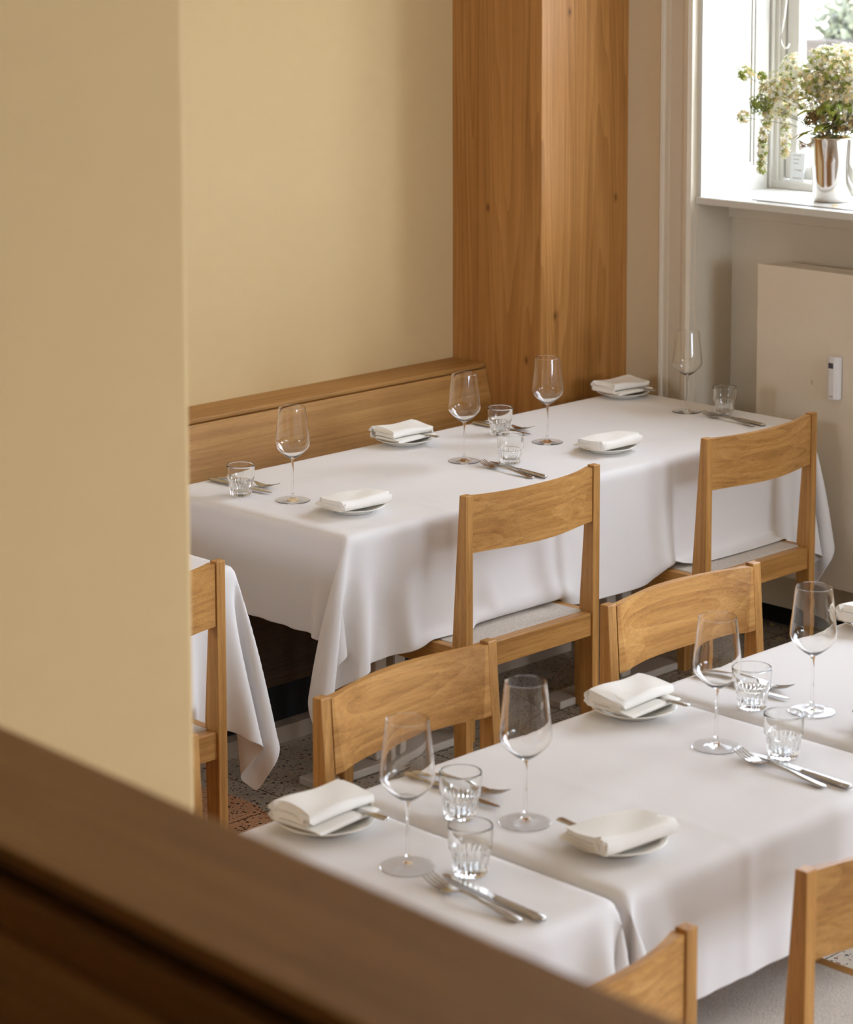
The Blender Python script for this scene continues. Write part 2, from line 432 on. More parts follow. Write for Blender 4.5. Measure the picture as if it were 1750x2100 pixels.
def window_set(n, a, b, full):
    root = bpy.data.objects.new('window_%d' % n, None); COL.objects.link(root)
    root['kind'] = 'structure'
    # sill board
    bm = boxes((WX0 - .004, 6.19, a + .001, b - .001, WZ0 - .022, WZ0))
    finish('sill', bm, TRIM, root, bevel=.003)
    if full:
        gr = boxes((5.868, 5.872, a + .25, b - .20, WZ0, WZ0 + .0012), (5.884, 5.888, a + .25, b - .17, WZ0, WZ0 + .0012))
        finish('sill_groove', gr, GREYB, root)
    # panelled reveals: board, raised stiles and rails, bead around the panel
    for side, y, sgn in (('left', b, -1), ('right', a, 1)):
        t = lambda d: (min(y + sgn * d, y), max(y + sgn * d, y))
        bm = bmesh.new()
        y0, y1 = t(.016)
        for zz0, zz1 in ((WZ0 + .085, 2.15), (2.25, WZ1)):
            box(bm, 5.905, 6.093, *t(.006), zz0, zz1)
        for x0, x1 in ((5.834, 5.905), (6.093, 6.158)): box(bm, x0, x1, y0, y1, WZ0, WZ1)
        box(bm, 5.905, 6.093, y0, y1, WZ0, WZ0 + .075); box(bm, 5.905, 6.093, y0, y1, 2.15, 2.25)
        finish('reveal_panel', bm, TRIM, root)
        bm = bmesh.new()
        for x0, x1 in ((5.905, 5.913), (6.083, 6.093)): box(bm, x0, x1, *t(.011), WZ0 + .075, 2.15)
        box(bm, 5.905, 6.093, *t(.012), WZ0 + .075, WZ0 + .087)
        finish('panel_bead', bm, TRIM, root)
    # fixed frame with stepped jambs
    bm = bmesh.new()
    for s, y in ((-1, b), (1, a)):
        for d, x0 in ((.026, 6.162), (.040, 6.176), (.052, 6.186)):
            box(bm, x0, 6.24, min(y, y + s * d), max(y, y + s * d), WZ0, WZ1)
    box(bm, 6.172, 6.24, a, b, WZ0, WZ0 + .024)
    box(bm, 6.172, 6.24, a, b, WZ1 - .04, WZ1)
    finish('window_frame', bm, TRIM, root, bevel=.003)
    # two casements
    midy = (a + b) / 2
    for y0, y1 in ((midy + .012, b - .056), (a + .056, midy - .012)):
        bm = bmesh.new()
        w = .045
        box(bm, 6.195, 6.235, y0, y0 + w, WZ0 + .03, WZ1 - .05); box(bm, 6.195, 6.235, y1 - w, y1, WZ0 + .03, WZ1 - .05)
        box(bm, 6.195, 6.235, y0 + w, y1 - w, WZ0 + .03, WZ0 + .03 + w); box(bm, 6.195, 6.235, y0 + w, y1 - w, WZ1 - .05 - w, WZ1 - .05)
        sh = finish('sash', bm, TRIM, root, bevel=.005)
        finish('pane', boxes((6.213, 6.217, y0 + w - .004, y1 - w + .004, WZ0 + .03 + w - .004, WZ1 - .05 - w + .004)), PANE, sh)
    finish('mullion', boxes((6.19, 6.24, midy - .011, midy + .011, WZ0 + .024, WZ1 - .04)), TRIM, root)
    # moulded architrave either side of the opening
    prof = [(0, 0), (0, .012), (.010, .020), (.018, .018), (.022, .012), (.036, .012), (.040, .009), (.066, .009), (.070, .014), (.088, .014), (.094, .020), (.108, .028), (.122, .030), (.134, .024), (.134, 0)]
    for y, s in ((b, 1), (a, -1)):
        bm = bmesh.new()
        pts = [(WX0 - d, y + s * (.134 - u)) for u, d in prof]
        prism(bm, pts, 2, 0, WZ1 + .12)
        finish('architrave', bm, TRIM_B, root)
    bm = boxes((5.805, WX0, a - .134, b + .134, WZ1 + .02, WZ1 + .13))
    finish('head_trim', bm, TRIM_B, root, bevel=.004)
    # apron rail and stile at the back of the recess below the sill
    bm = boxes((5.982, 6.0, a, b, WZ0 - .022 - .052, WZ0 - .022))
    finish('apron', bm, TRIM_B, root, bevel=.002)
    bm = boxes((WX0, 6.0, b - .006, b, .09, WZ0 - .022), (WX0, 6.0, a, a + .006, .09, WZ0 - .022))
    finish('recess_lining', bm, TRIM_B, root)
    return root

for i, (a, b) in enumerate(WIN): window_set(i + 1, a, b, i == 0)
for i, (a, b) in enumerate(SIDE_FILL_WIN):
    root = bpy.data.objects.new('window_%d' % (i + 4), None); COL.objects.link(root); root['kind'] = 'structure'  # unseen window, added for fill
    bm = boxes((a, a + .06, -4.2, -4.12, 1.0, 2.9), (b - .06, b, -4.2, -4.12, 1.0, 2.9), (a, b, -4.2, -4.12, 1.0, 1.06), (a, b, -4.2, -4.12, 2.84, 2.9), ((a + b) / 2 - .03, (a + b) / 2 + .03, -4.2, -4.12, 1.06, 2.84))
    finish('window_frame', bm, TRIM, root)
    finish('pane', boxes((a, b, -4.165, -4.16, 1.0, 2.9)), PANE, root)

root = bpy.data.objects.new('window_6', None); COL.objects.link(root); root['kind'] = 'structure'  # frame and pane of the added left fill window
a, b = LEFT_FILL_WIN
finish('window_frame', boxes((-.44, -.38, a, a + .04, 1.25, 2.25), (-.44, -.38, b - .04, b, 1.25, 2.25), (-.44, -.38, a, b, 1.25, 1.29), (-.44, -.38, a, b, 2.21, 2.25)), TRIM, root)
finish('pane', boxes((-.412, -.408, a, b, 1.25, 2.25)), PANE, root)

# ------------------------------------------------------------------ outside, seen through the window
structure('floor_pavement', boxes((6.3, 30, -25, 35, 1.0, 1.15)), plain('pale_paving', srgb(180, 172, 160), .9, bscale=3, var=.12))
bm = bmesh.new(); box(bm, 16, 18, 6, 34, 1.15, 2.9)
for k in range(8):
    for z in (1.5,): box(bm, 15.9, 16.0, 7 + k * 3.2, 8.3 + k * 3.2, z, z + 1.1)
structure('wall_facade', bm, plain('pale_facade', srgb(226, 214, 190), .9, bscale=2, var=.08))
def leaf_mat(name, c1, c2, rough=.6):
    m, nt, b = new_mat(name)
    tc = N(nt, 'ShaderNodeTexCoord'); n = N(nt, 'ShaderNodeTexNoise', Scale=30.0, Detail=2.0)
    nt.links.new(tc.outputs['Object'], n.inputs['Vector'])
    nt.links.new(ramp(nt, n.outputs['Fac'], [(.35, c1), (.65, c2)]), b.inputs['Base Color'])
    b.inputs['Roughness'].default_value = rough
    return m
LEAF_OUT = leaf_mat('street_leaves', srgb(58, 62, 42), srgb(92, 94, 62))
def planter():
    t = thing('street_planter', 'grey trough of pale green plants out in the street, blurred through the window', 'planter', (13.0, 9.05, 1.15), group=None)
    bm = bmesh.new(); prism(bm, [(-.20, 0), (.20, 0), (.24, .2), (-.24, .2)], 1, -.42, .42)
    finish('trough', bm, plain('grey_concrete', srgb(70, 62, 54), .9, var=.15, bscale=8), t, bevel=.015)
    r = random.Random(4); bm = bmesh.new()
    for k in range(1500):
        p = Vector((r.gauss(0, .11), r.uniform(-.40, .40), .19 + abs(r.gauss(0, .15)) + .08 * math.sin(k)))
        p.z = max(p.z, .16)
        a = Vector((r.gauss(0, 1), r.gauss(0, 1), r.gauss(0, 1))).normalized(); b = a.orthogonal().normalized(); q = r.uniform(.022, .055)
        bm.faces.new([bm.verts.new(p + v) for v in (a * q, b * q * .5, -a * q, -b * q * .5)])
    f = finish('foliage', bm, LEAF_OUT, t); f['kind'] = 'stuff'
planter()

# ------------------------------------------------------------------ wall-side bench and the bench on the upper level
def bench_far():
    t = thing('wall_bench', 'long oak bench against the cream wall behind the far table', 'bench', (0, 0, 0))
    x0, x1 = 1.86, 5.435
    bm = bmesh.new(); prism(bm, [(5.35, .814), (5.35, .830), (5.216, .830), (5.210, .827), (5.210, .818), (5.213, .814)], 0, x0, x1)
    finish('cap', bm, BENCHW[0], t, bevel=.003)
    bm = bmesh.new(); prism(bm, [(5.30, .8125), (5.207, .8125), (5.115, .45), (5.17, .45)], 0, x0, x1)
    finish('backrest', bm, BENCHW[0], t)
    bm = boxes((x0, x1, 4.845, 5.16, .405, .45)); finish('seat', bm, BENCHW[0], t, bevel=.004)
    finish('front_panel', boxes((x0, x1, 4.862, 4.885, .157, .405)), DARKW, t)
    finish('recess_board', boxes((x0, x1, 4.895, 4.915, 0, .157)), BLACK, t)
    finish('plinth', boxes((x0, x1, 4.85, 4.893, 0, .045)), PALEPL, t)
bench_far()

def bench_upper():
    t = thing('foreground_bench', 'oak bench back with a wide cap in the blurred foreground', 'bench', (.955, 1.378, -.004), -math.atan(.0397))
    y0, y1 = -2.75, .86
    A = lambda *b: boxes(b)
    finish('cap', A(0, .139, y0, y1, 1.592, 1.606), BENCHW_SHADED[1], t, bevel=.002)
    finish('recess_strip', A(.016, .12, y0, y1, 1.577, 1.592), BLACK, t)  # black paints in the shadow of the gap under the cap
    finish('back_rail', A(-.004, .12, y0, y1, 1.548, 1.577), BENCHW_SHADED[1], t, bevel=.002)
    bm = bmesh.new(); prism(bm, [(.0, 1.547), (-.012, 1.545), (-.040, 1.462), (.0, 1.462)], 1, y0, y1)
    finish('backrest', bm, BENCHW_SHADED[1], t)
    finish('rear_panel', A(.02, .125, y0, y1, .0, 1.577), BENCHW_SHADED[2], t)
    finish('seat', A(-.45, .02, y0, y1, 1.16, 1.20), BENCHW_SHADED[1], t, bevel=.004)
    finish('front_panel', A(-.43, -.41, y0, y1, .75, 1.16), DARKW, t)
bench_upper()

# ------------------------------------------------------------------ radiator
def radiator():
    t = thing('radiator', 'flat cream panel radiator on the wall under the window sill', 'radiator', (5.90, 4.494, .235))
    w, h = 1.2, .932
    bm = boxes((-.044, -.040 + .002, -w, 0, 0, h)); finish('front_panel', bm, RADP, t, bevel=.001)
    bm = boxes((-.036, .030, -w + .01, -.006, .01, h - .012)); finish('body', bm, RADP, t)
    bm = boxes((.031, .036, -w, 0, 0, h)); finish('rear_panel', bm, RADP, t)
    bm = bmesh.new()
    for k in range(9): box(bm, -.030 + k * .007, -.027 + k * .007, -w + .01, -.01, h - .010, h - .002)
    for k in range(10): box(bm, -.034, .030, -.06 - k * .12, -.057 - k * .12, h - .012, h - .004)
    finish('top_grille', bm, RADP, t)
    for q in (-.25, -1.0): finish('bracket', boxes((.036, .098, q, q + .05, .3, .6)), RADP, t)
    # small heat meter clipped to the front
    y = 4.183 - 4.494 + .022; z0, z1 = .800 - .235, .926 - .235
    bm = bmesh.new(); prism(bm, [(-.046, y + .022), (-.060, y + .020), (-.068, y + .008), (-.068, y - .008), (-.060, y - .020), (-.046, y - .022)], 2, z0, z1)
    m = finish('heat_meter', bm, PVC, t, bevel=.003); m['label'] = 'grey-white heat meter with a small dark display'
    finish('display', boxes((-.0695, -.0672, y - .006, y + .010, z1 - .034, z1 - .018)), DISP, m)
    bm = bmesh.new()
    for k in range(5): box(bm, -.0690, -.0672, y - .006 + k * .0030, y - .0042 + k * .0030, z0 + .008, z0 + .012)
    finish('lettering', bm, INK, m)
    for (py, pz, dy, dz) in ((4.10, 1.05, .004, .05), (4.20, .84, .002, .01), (4.29, .83, .003, .012), (4.12, .72, .016, .02)):
        bm = bmesh.new()
        hexa(bm, [(-.0446, py - 4.494, pz - .235), (-.0446, py - 4.494 - .0014, pz - .235), (-.0446, py - 4.494 + dy - .0014, pz + dz - .235), (-.0446, py - 4.494 + dy, pz + dz - .235)],
             [(-.0438, py - 4.494, pz - .235), (-.0438, py - 4.494 - .0014, pz - .235), (-.0438, py - 4.494 + dy - .0014, pz + dz - .235), (-.0438, py - 4.494 + dy, pz + dz - .235)])
        finish('scuff', bm, MARK, t)
radiator()

# ------------------------------------------------------------------ tables
def make_table(label, loc, sx, sy):
    t = thing('dining_table', label, 'table', loc)
    finish('tabletop', boxes((-sx / 2 + .004, sx / 2 - .004, -sy / 2 + .004, sy / 2 - .004, .720, .745)), OAK[0], t, bevel=.008, seg=3)
    for x in (-.034, .034):
        finish('pedestal_post', boxes((x - .02, x + .02, -.022, .022, .022, .722)), STEELP, t, bevel=.006)
    bm = boxes((-.27, .27, -.04, .04, 0, .022)); finish('foot', bm, STEELP, t, bevel=.004)
    return t
FT = (3.912, 5.724, 4.200, 4.886)
make_table('left-hand table under the long white cloth of the far table', (4.364, 4.543, 0), .90, .680)
make_table('right-hand table under the long white cloth, next to the radiator', (5.272, 4.543, 0), .90, .680)
make_table('table under white cloth hanging beside the chair cut off by the cream wall', (3.11, 4.543, 0), .90, .680)
TX = [(1.962, 2.736), (2.756, 3.526), (3.548, 4.318)]
TY = (2.350, 2.962)
for (a, b), lab in zip(TX, ('near table under white cloth, closest to the foreground bench', 'middle one of the near tables, under white cloth', 'near table under white cloth at the right edge of the photo')):
    make_table(lab, ((a + b) / 2, (TY[0] + TY[1]) / 2, 0), b - a - .012, TY[1] - TY[0] - .006)

# ------------------------------------------------------------------ chairs
HW = .2425
def post(sx):
    bm = bmesh.new(); w = .025
    x0, x1 = sorted((sx * HW, sx * (HW - w)))
    P = lambda z, d, r=0.0: [(x0, r, z), (x1, r, z), (x1, d, z), (x0, d, z)]
    levels = [(0, .036), (.40, .047), (.46, .047), (.83, .022)]
    rings = [[bm.verts.new(p) for p in P(z, d)] for z, d in levels]
    bm.faces.new(rings[0][::-1]); bm.faces.new(rings[-1])
    for A, B in zip(rings, rings[1:]):
        for i in range(4): bm.faces.new((A[i], A[(i + 1) % 4], B[(i + 1) % 4], B[i]))
    return bm

def backrest_bm():
    """bowed board: rear face bulges back, front is a hollow scooped out of a slanting plane, leaving a wedge-shaped flat at each end"""
    bm = bmesh.new(); hw = HW - .0265; ni, no, nz = 32, 3, 8
    zb, zt = .687, .825
    G = {}
    cols = list(range(ni + 2 * no + 1))
    for j in range(nz + 1):
        z = zb + (zt - zb) * j / nz
        slant = .022 + (.83 - z) * (.025 / .37) + .0005
        base = -.013 + .115 * (zt - z)
        qs = min(.985, ((slant - base) / .0385) ** (1 / 2.5))
        for i in cols:
            if i < no: q = -1 + (1 - qs) * i / no
            elif i <= no + ni: q = -qs + 2 * qs * (i - no) / ni
            else: q = qs + (1 - qs) * (i - no - ni) / no
            rear = .003 - .034 * math.cos(PI / 2 * q) ** 1.35
            fr = min(slant, base + .0385 * abs(q) ** 2.5) if no < i < no + ni else slant
            G[i, j, 0] = bm.verts.new((q * hw, rear, z)); G[i, j, 1] = bm.verts.new((q * hw, fr, z))
    nx = cols[-1]
    for i in range(nx):
        for j in range(nz):
            bm.faces.new((G[i, j, 0], G[i, j + 1, 0], G[i + 1, j + 1, 0], G[i + 1, j, 0]))
            bm.faces.new((G[i, j, 1], G[i + 1, j, 1], G[i + 1, j + 1, 1], G[i, j + 1, 1]))
        for j in (0, nz): bm.faces.new((G[i, j, 0], G[i + 1, j, 0], G[i + 1, j, 1], G[i, j, 1]))
    for i in (0, nx):
        for j in range(nz): bm.faces.new((G[i, j, 0], G[i, j, 1], G[i, j + 1, 1], G[i, j + 1, 0]))
    return bm

def shade_by_angle(o, deg=28):
    me = o.data
    me.polygons.foreach_set('use_smooth', [True] * len(me.polygons))
    bm = bmesh.new(); bm.from_mesh(me)
    for e in bm.edges:
        e.smooth = not (len(e.link_faces) == 2 and e.calc_face_angle(0) > math.radians(deg))
    bm.to_mesh(me); bm.free()

def make_chair(label):
    t = thing('dining_chair', label, 'chair', group='oak dining chairs')
    for s in (-1, 1): finish('back_post', post(s), OAK[2], t, bevel=.0018, seg=2)
    o = finish('backrest', backrest_bm(), OAK[0], t); shade_by_angle(o, 13)
    for s in (-1, 1):
        x0, x1 = sorted((s * .2415, s * .2065))
        bm = bmesh.new(); hexa(bm, [(x0 + .002, .434, 0), (x1 - .002, .434, 0), (x1 - .002, .464, 0), (x0 + .002, .464, 0)], [(x0, .432, .388), (x1, .432, .388), (x1, .468, .388), (x0, .468, .388)])
        finish('front_leg', bm, OAK[2], t, bevel=.002)
    for s in (-1, 1):
        x0, x1 = sorted((s * .2405, s * .2165))
        finish('side_rail', boxes((x0, x1, .0472, .470, .389, .450)), OAK[1], t, bevel=.002)
    finish('rear_rail', boxes((-.2175, .2175, .006, .034, .389, .450)), OAK[0], t, bevel=.002)
    finish('front_rail', boxes((-.2165, .2165, .444, .470, .389, .450)), OAK[0], t, bevel=.002)
    bm = boxes((-.2158, .2158, .0348, .4432, .425, .4515)); finish('seat_pad', bm, FELT, t, bevel=.003)
    return t

CH = [  # x, y (rear face), rotation, label
    (4.404, 4.052, 0.0, 'oak chair at the far table, in front of the left napkin, felt seat half visible'),
    (5.304, 4.043, 0.0, 'oak chair at the right end of the far table, beside the radiator'),
    (3.148, 4.026, 0.0, 'oak chair cut off on its left by the cream wall, beside the hanging cloth corner'),
    (3.138, 3.218, PI - math.radians(-3.4), 'oak chair facing the camera behind the nearest two wine glasses'),
    (3.945, 3.222, PI - math.radians(1.4), 'oak chair facing the camera, right of centre, behind the middle near table'),
    (2.386, 3.220, PI, 'oak chair almost wholly hidden by the cream wall, only a sliver of one post showing'),
    (2.360, 2.084, 0.0, 'oak chair in the bottom foreground, partly behind the dark bench cap'),
    (3.104, 2.090, 0.0, 'oak chair cropped by the lower right edge of the photo'),
]
c0 = make_chair(CH[0][3])
c0.location = (CH[0][0], CH[0][1], 0)
for x, y, r, lab in CH[1:]: dup(c0, (x, y, 0), r, lab)

# ------------------------------------------------------------------ tablecloths, draped by a small cloth solver
def drape(name, label, rect, ov, h=.0175, seats=(), xmin=None, xmax=None, bias=None, fins=(), creases=(), f2=None, steps=150, z=.752):
    x0, x1, y0, y1 = rect; l, r, f, b = ov
    def axis(lo, hi, a, c):
        na, nm, nc = max(1, round(a / h)), max(2, round((hi - lo) / h)), max(1, round(c / h))
        return np.concatenate([lo - a + a * np.arange(na) / na, lo + (hi - lo) * np.arange(nm) / nm, hi + c * np.arange(nc + 1) / nc])
    xs, ys = axis(x0, x1, l, r), axis(y0, y1, f, b)
    X, Y = np.meshgrid(xs, ys, indexing='ij')
    if f2 is not None:
        kx = np.clip((X - x0) / (x1 - x0), 0, 1); Y = np.where(Y < y0, y0 - (y0 - Y) * (1 + (f2 / f - 1) * kx), Y)
    dl, dr, df, db = np.maximum(x0 - X, 0), np.maximum(X - x1, 0), np.maximum(y0 - Y, 0), np.maximum(Y - y1, 0)
    dx, dy = dl + dr, df + db
    sx, sy = np.where(dl > 0, -1, 1), np.where(df > 0, -1, 1)
    e = 1e-6
    pin = (dx < e) & (dy < e)
    P = np.zeros(X.shape + (3,))
    both = (dx > e) & (dy > e)
    P[..., 0] = np.clip(X, x0, x1) + sx * np.where(dx > e, .004, 0); P[..., 1] = np.clip(Y, y0, y1) + sy * np.where(dy > e, .004, 0)
    P[..., 2] = z - np.where(both, np.sqrt(dx ** 2 + dy ** 2) * .92, dx + dy)
    fl = np.where(both, np.minimum(dx, dy), 0)
    P[..., 0] += sx * fl * .42; P[..., 1] += sy * fl * .42
    g = np.zeros(X.shape + (3,)); g[..., 2] = -9.8
    for (bx, by, stiff) in fins:      # the spare corner cloth folded flat, in line with the front drop
        mk = both & (sx == bx) & (sy == by)
        r_ = np.sqrt(dx ** 2 + dy ** 2); a_ = np.arctan2(dx, np.maximum(dy, 1e-9))
        ph = np.minimum(a_, PI / 2 - a_) * .92; back = a_ > PI / 4
        g[..., 0] += np.where(mk, bx * stiff, 0)          # starch keeps the fold standing out a little
        cx_, cy_ = (x0 if bx < 0 else x1), (y0 if by < 0 else y1)
        P[..., 0] = np.where(mk, cx_ + bx * (.006 + np.sin(ph) * r_), P[..., 0])
        P[..., 1] = np.where(mk, cy_ + by * np.where(back, -.012, .006), P[..., 1])
        P[..., 2] = np.where(mk, z - np.cos(ph) * r_, P[..., 2])
    if bias is not None:
        for (bx, by, vx, vy) in bias:
            mk = both & (sx == bx) & (sy == by)
            P[..., 0] += np.where(mk, fl * vx, 0); P[..., 1] += np.where(mk, fl * vy, 0)
    P[..., 2] += np.where(pin, 0, rng.normal(0, .0006, X.shape))
    # a rounded table edge
    w = np.where(pin, 0.0, 1.0)
    R0 = np.stack([X, Y, np.zeros_like(X)], -1)
    cons = []
    def add(a, bb, k):
        rest = np.linalg.norm(R0[a] - R0[bb], axis=-1)
        wa, wb = w[a], w[bb]; ws = wa + wb
        ok = ws > 0
        cons.append((a, bb, rest, np.where(ok, wa / np.maximum(ws, 1e-9), 0) * k, np.where(ok, wb / np.maximum(ws, 1e-9), 0) * k))
    sl = slice
    n, m = X.shape
    for p in (0, 1):
        k = (n - p) // 2; add((sl(p, p + 2 * k - 1, 2), sl(None)), (sl(p + 1, p + 2 * k, 2), sl(None)), 1.0)
        k = (m - p) // 2; add((sl(None), sl(p, p + 2 * k - 1, 2)), (sl(None), sl(p + 1, p + 2 * k, 2)), 1.0)
    for p in (0, 1):
        k = (n - p) // 2
        add((sl(p, p + 2 * k - 1, 2), sl(0, m - 1)), (sl(p + 1, p + 2 * k, 2), sl(1, m)), .35)
        add((sl(p, p + 2 * k - 1, 2), sl(1, m)), (sl(p + 1, p + 2 * k, 2), sl(0, m - 1)), .35)
    for p in range(4):
        A = np.arange(p, n - 2, 4)
        if len(A): add((sl(p, A[-1] + 1, 4), sl(None)), (sl(p + 2, A[-1] + 3, 4), sl(None)), .22)
        A = np.arange(p, m - 2, 4)
        if len(A): add((sl(None), sl(p, A[-1] + 1, 4)), (sl(None), sl(p + 2, A[-1] + 3, 4)), .22)
    V = np.zeros_like(P); dt = 1 / 60
    q = .003
    for st in range(steps):
        V += g * dt; V *= .93 if st < steps * .75 else .85
        Q = P + V * dt * w[..., None]
        for it in range(12):
            for a, bb, rest, ka, kb in cons:
                d = Q[bb] - Q[a]; ln = np.sqrt((d * d).sum(-1)) + 1e-9
                c = ((ln - rest) / ln)[..., None] * d
                Q[a] += ka[..., None] * c; Q[bb] -= kb[..., None] * c
            ins = (~pin) & (Q[..., 0] > x0 - q) & (Q[..., 0] < x1 + q) & (Q[..., 1] > y0 - q) & (Q[..., 1] < y1 + q) & (Q[..., 2] < z)
            if ins.any():
                dd = np.stack([Q[..., 0] - x0 + q, x1 + q - Q[..., 0], Q[..., 1] - y0 + q, y1 + q - Q[..., 1]], -1)
                am = dd.argmin(-1)
                Q[..., 0] = np.where(ins & (am == 0), x0 - q, np.where(ins & (am == 1), x1 + q, Q[..., 0]))
                Q[..., 1] = np.where(ins & (am == 2), y0 - q, np.where(ins & (am == 3), y1 + q, Q[..., 1]))
            for (a0, a1, b0, b1, zt) in seats:
                i2 = (~pin) & (Q[..., 0] > a0) & (Q[..., 0] < a1) & (Q[..., 1] > b0) & (Q[..., 1] < b1) & (Q[..., 2] < zt) & (Q[..., 2] > zt - .12)
                Q[..., 2] = np.where(i2, zt, Q[..., 2])
            if xmin is not None: Q[..., 0] = np.where(pin, Q[..., 0], np.maximum(Q[..., 0], xmin))
            if xmax is not None: Q[..., 0] = np.where(pin, Q[..., 0], np.minimum(Q[..., 0], xmax))
            Q[..., 2] = np.maximum(Q[..., 2], .01)
        V = (Q - P) / dt * w[..., None]; P = Q
    for cx in creases:         # pressed fold line, a small ridge across top and front drop
        k_ = int(np.abs(xs - cx).argmin())
        P[k_, :, 2] += np.where(pin[k_], .0009, 0); P[k_, :, 1] -= np.where(df[k_] > e, .0028, 0)
    # soften the arris of the table
    edge = pin & ((np.abs(X - x0) < 1e-6) | (np.abs(X - x1) < 1e-6) | (np.abs(Y - y0) < 1e-6) | (np.abs(Y - y1) < 1e-6))
    P[..., 2] = np.where(edge, P[..., 2] - .0025, P[..., 2])
    bm = bmesh.new()
    vs = [bm.verts.new(p) for p in P.reshape(-1, 3)]
    for i in range(n - 1):
        for j in range(m - 1): bm.faces.new((vs[i * m + j], vs[(i + 1) * m + j], vs[(i + 1) * m + j + 1], vs[i * m + j + 1]))
    o = finish(name, bm, LINEN, None, smooth=True, subsurf=1, solid=.0012)
    return tag(o, label, 'tablecloth', 'white tablecloths')

seat = lambda c: (c[0] - .245, c[0] + .245, (c[1] - .0 if abs(c[2]) < 1 else c[1] - .475), (c[1] + .475 if abs(c[2]) < 1 else c[1]), .4555)
drape('tablecloth', 'long white cloth over the far table along the wall bench', FT, (.250, .262, .300, .03), f2=.335, seats=[seat(CH[0]), seat(CH[1])], fins=[(-1, -1, 1.7), (1, -1, .8)], creases=(4.262, 5.10))
drape('tablecloth', 'white cloth whose corner hangs in a point beside the cut-off chair', (2.662, 3.562, 4.200, 4.886), (.1, .318, .335, .03), seats=[seat(CH[2])], fins=[(1, -1, 1.4)])
drape('tablecloth', 'white cloth on the near table closest to the foreground bench', (TX[0][0], TX[0][1], *TY), (.10, .215, .25, .14), seats=[seat(CH[3]), seat(CH[5])], xmax=2.7455)
drape('tablecloth', 'white cloth on the middle near table, below two napkins', (TX[1][0], TX[1][1], *TY), (.215, .215, .215, .14), seats=[seat(CH[3]), seat(CH[4])], xmin=2.7475, xmax=3.536, creases=(3.045,))
drape('tablecloth', 'white cloth on the near table at the right edge of the photo', (TX[2][0], TX[2][1], *TY), (.215, .10, .215, .14), seats=[seat(CH[4])], xmin=3.5385)
TOP = .7535

# ------------------------------------------------------------------ tableware
def make_wine_glass(label):
    t = thing('wine_glass', label, 'wine glass', group='tall wine glasses')
    foot = [(0, 0), (.0425, 0), (.0435, .0005), (.0433, .0009), (.0425, .0012), (.041, .0014), (.030, .0020), (.014, .0032), (.007, .0065), (.0045, .012), (.0036, .018), (0, .018)]
    bm = bmesh.new(); lathe(bm, foot, 48); shade_by_angle(finish('foot', bm, FOOTG, t), 24)
    stem = [(0, .018), (.0036, .018), (.0030, .030), (.0027, .055), (.0028, .084), (.0032, .098), (.0044, .1055), (0, .1055)]
    bm = bmesh.new(); lathe(bm, stem, 20); shade_by_angle(finish('stem', bm, GLASS, t), 24)
    out = [(0, .1055), (.0044, .1055), (.0085, .1078), (.018, .1138), (.030, .1238), (.0385, .1330), (.0424, .1402), (.0435, .1465), (.0430, .1535), (.0414, .169), (.0381, .199), (.0352, .2258), (.03425, .2345), (.0340, .2365)]
    th = .0009
    inn = [(r - th, zz) for r, zz in out[::-1] if r > .02]
    inn += [(.018, .1155), (.008, .1102), (0, .1092)]
    prof = out + [(.0336, .2369)] + inn
    bm = bmesh.new(); lathe(bm, prof, 56); shade_by_angle(finish('bowl', bm, GLASS, t), 24)
    return t
WG = [(4.058, 4.554, 'wine glass at the left end of the far table, near the bench'),
      (4.671, 4.554, 'wine glass left of the pair of tumblers in the middle of the far table'),
      (4.998, 4.553, 'wine glass right of the pair of tumblers in the middle of the far table'),
      (5.589, 4.541, 'wine glass at the window end of the far table'),
      (2.600, 2.658, 'nearest wine glass, on the cloth beside the foreground bench'),
      (2.866, 2.656, 'wine glass on the middle near table, second from the left'),
      (3.371, 2.664, 'wine glass on the middle near table beside the seam on the right'),
      (3.647, 2.659, 'wine glass farthest right, in front of the cropped napkin')]
g0 = make_wine_glass(WG[0][2]); g0.location = (WG[0][0], WG[0][1], TOP)
for k, (x, y, lab) in enumerate(WG[1:]): dup(g0, (x, y, TOP), .7 * k, lab)

def make_tumbler(label):
    t = thing('water_tumbler', label, 'tumbler', group='ribbed water tumblers')
    nf = 22
    out = [(0, 0), (.0225, 0), (.0258, .0022), (.0268, .006), (.0285, .020), (.0300, .0335), (.0304, .0365), (.0332, .0400), (.0346, .0440), (.0351, .060), (.0355, .0745), (.0355, .0765), (.0352, .0776)]
    inn = [(.0347, .0781), (.0340, .0782), (.0334, .0777), (.0331, .0766), (.03305, .0745), (.0325, .060), (.0318, .0460), (.0302, .0415), (.0276, .038), (.0258, .022), (.0242, .014), (.020, .0115), (0, .0110)]
    def flute(a, k):
        if 2 <= k <= 5: return -.0021 * (1 - abs(math.sin(nf * a / 2))) ** 1.2 + .0006
        return 0
    bm = bmesh.new(); lathe(bm, out + inn, nf * 6, flute)
    shade_by_angle(finish('tumbler_body', bm, TUMB, t), 24)
    return t
TU = [(4.004, 4.690, 'water tumbler at the left end of the far table, in front of dark cutlery'),
      (4.976, 4.712, 'rear one of the two tumblers in the middle of the far table'),
      (4.742, 4.452, 'front one of the two tumblers in the middle of the far table'),
      (5.646, 4.447, 'water tumbler by the radiator at the window end of the far table'),
      (2.808, 2.747, 'rear tumbler of the nearest pair, on the middle near table'),
      (2.650, 2.571, 'front tumbler of the nearest pair, beside the nearest wine glass'),
      (3.588, 2.752, 'rear tumbler of the pair on the right near the seam'),
      (3.414, 2.549, 'front tumbler of the pair on the right, above a fork and knife')]
t0 = make_tumbler(TU[0][2]); t0.location = (TU[0][0], TU[0][1], TOP)
for k, (x, y, lab) in enumerate(TU[1:]): dup(t0, (x, y, TOP), .4 * k, lab)

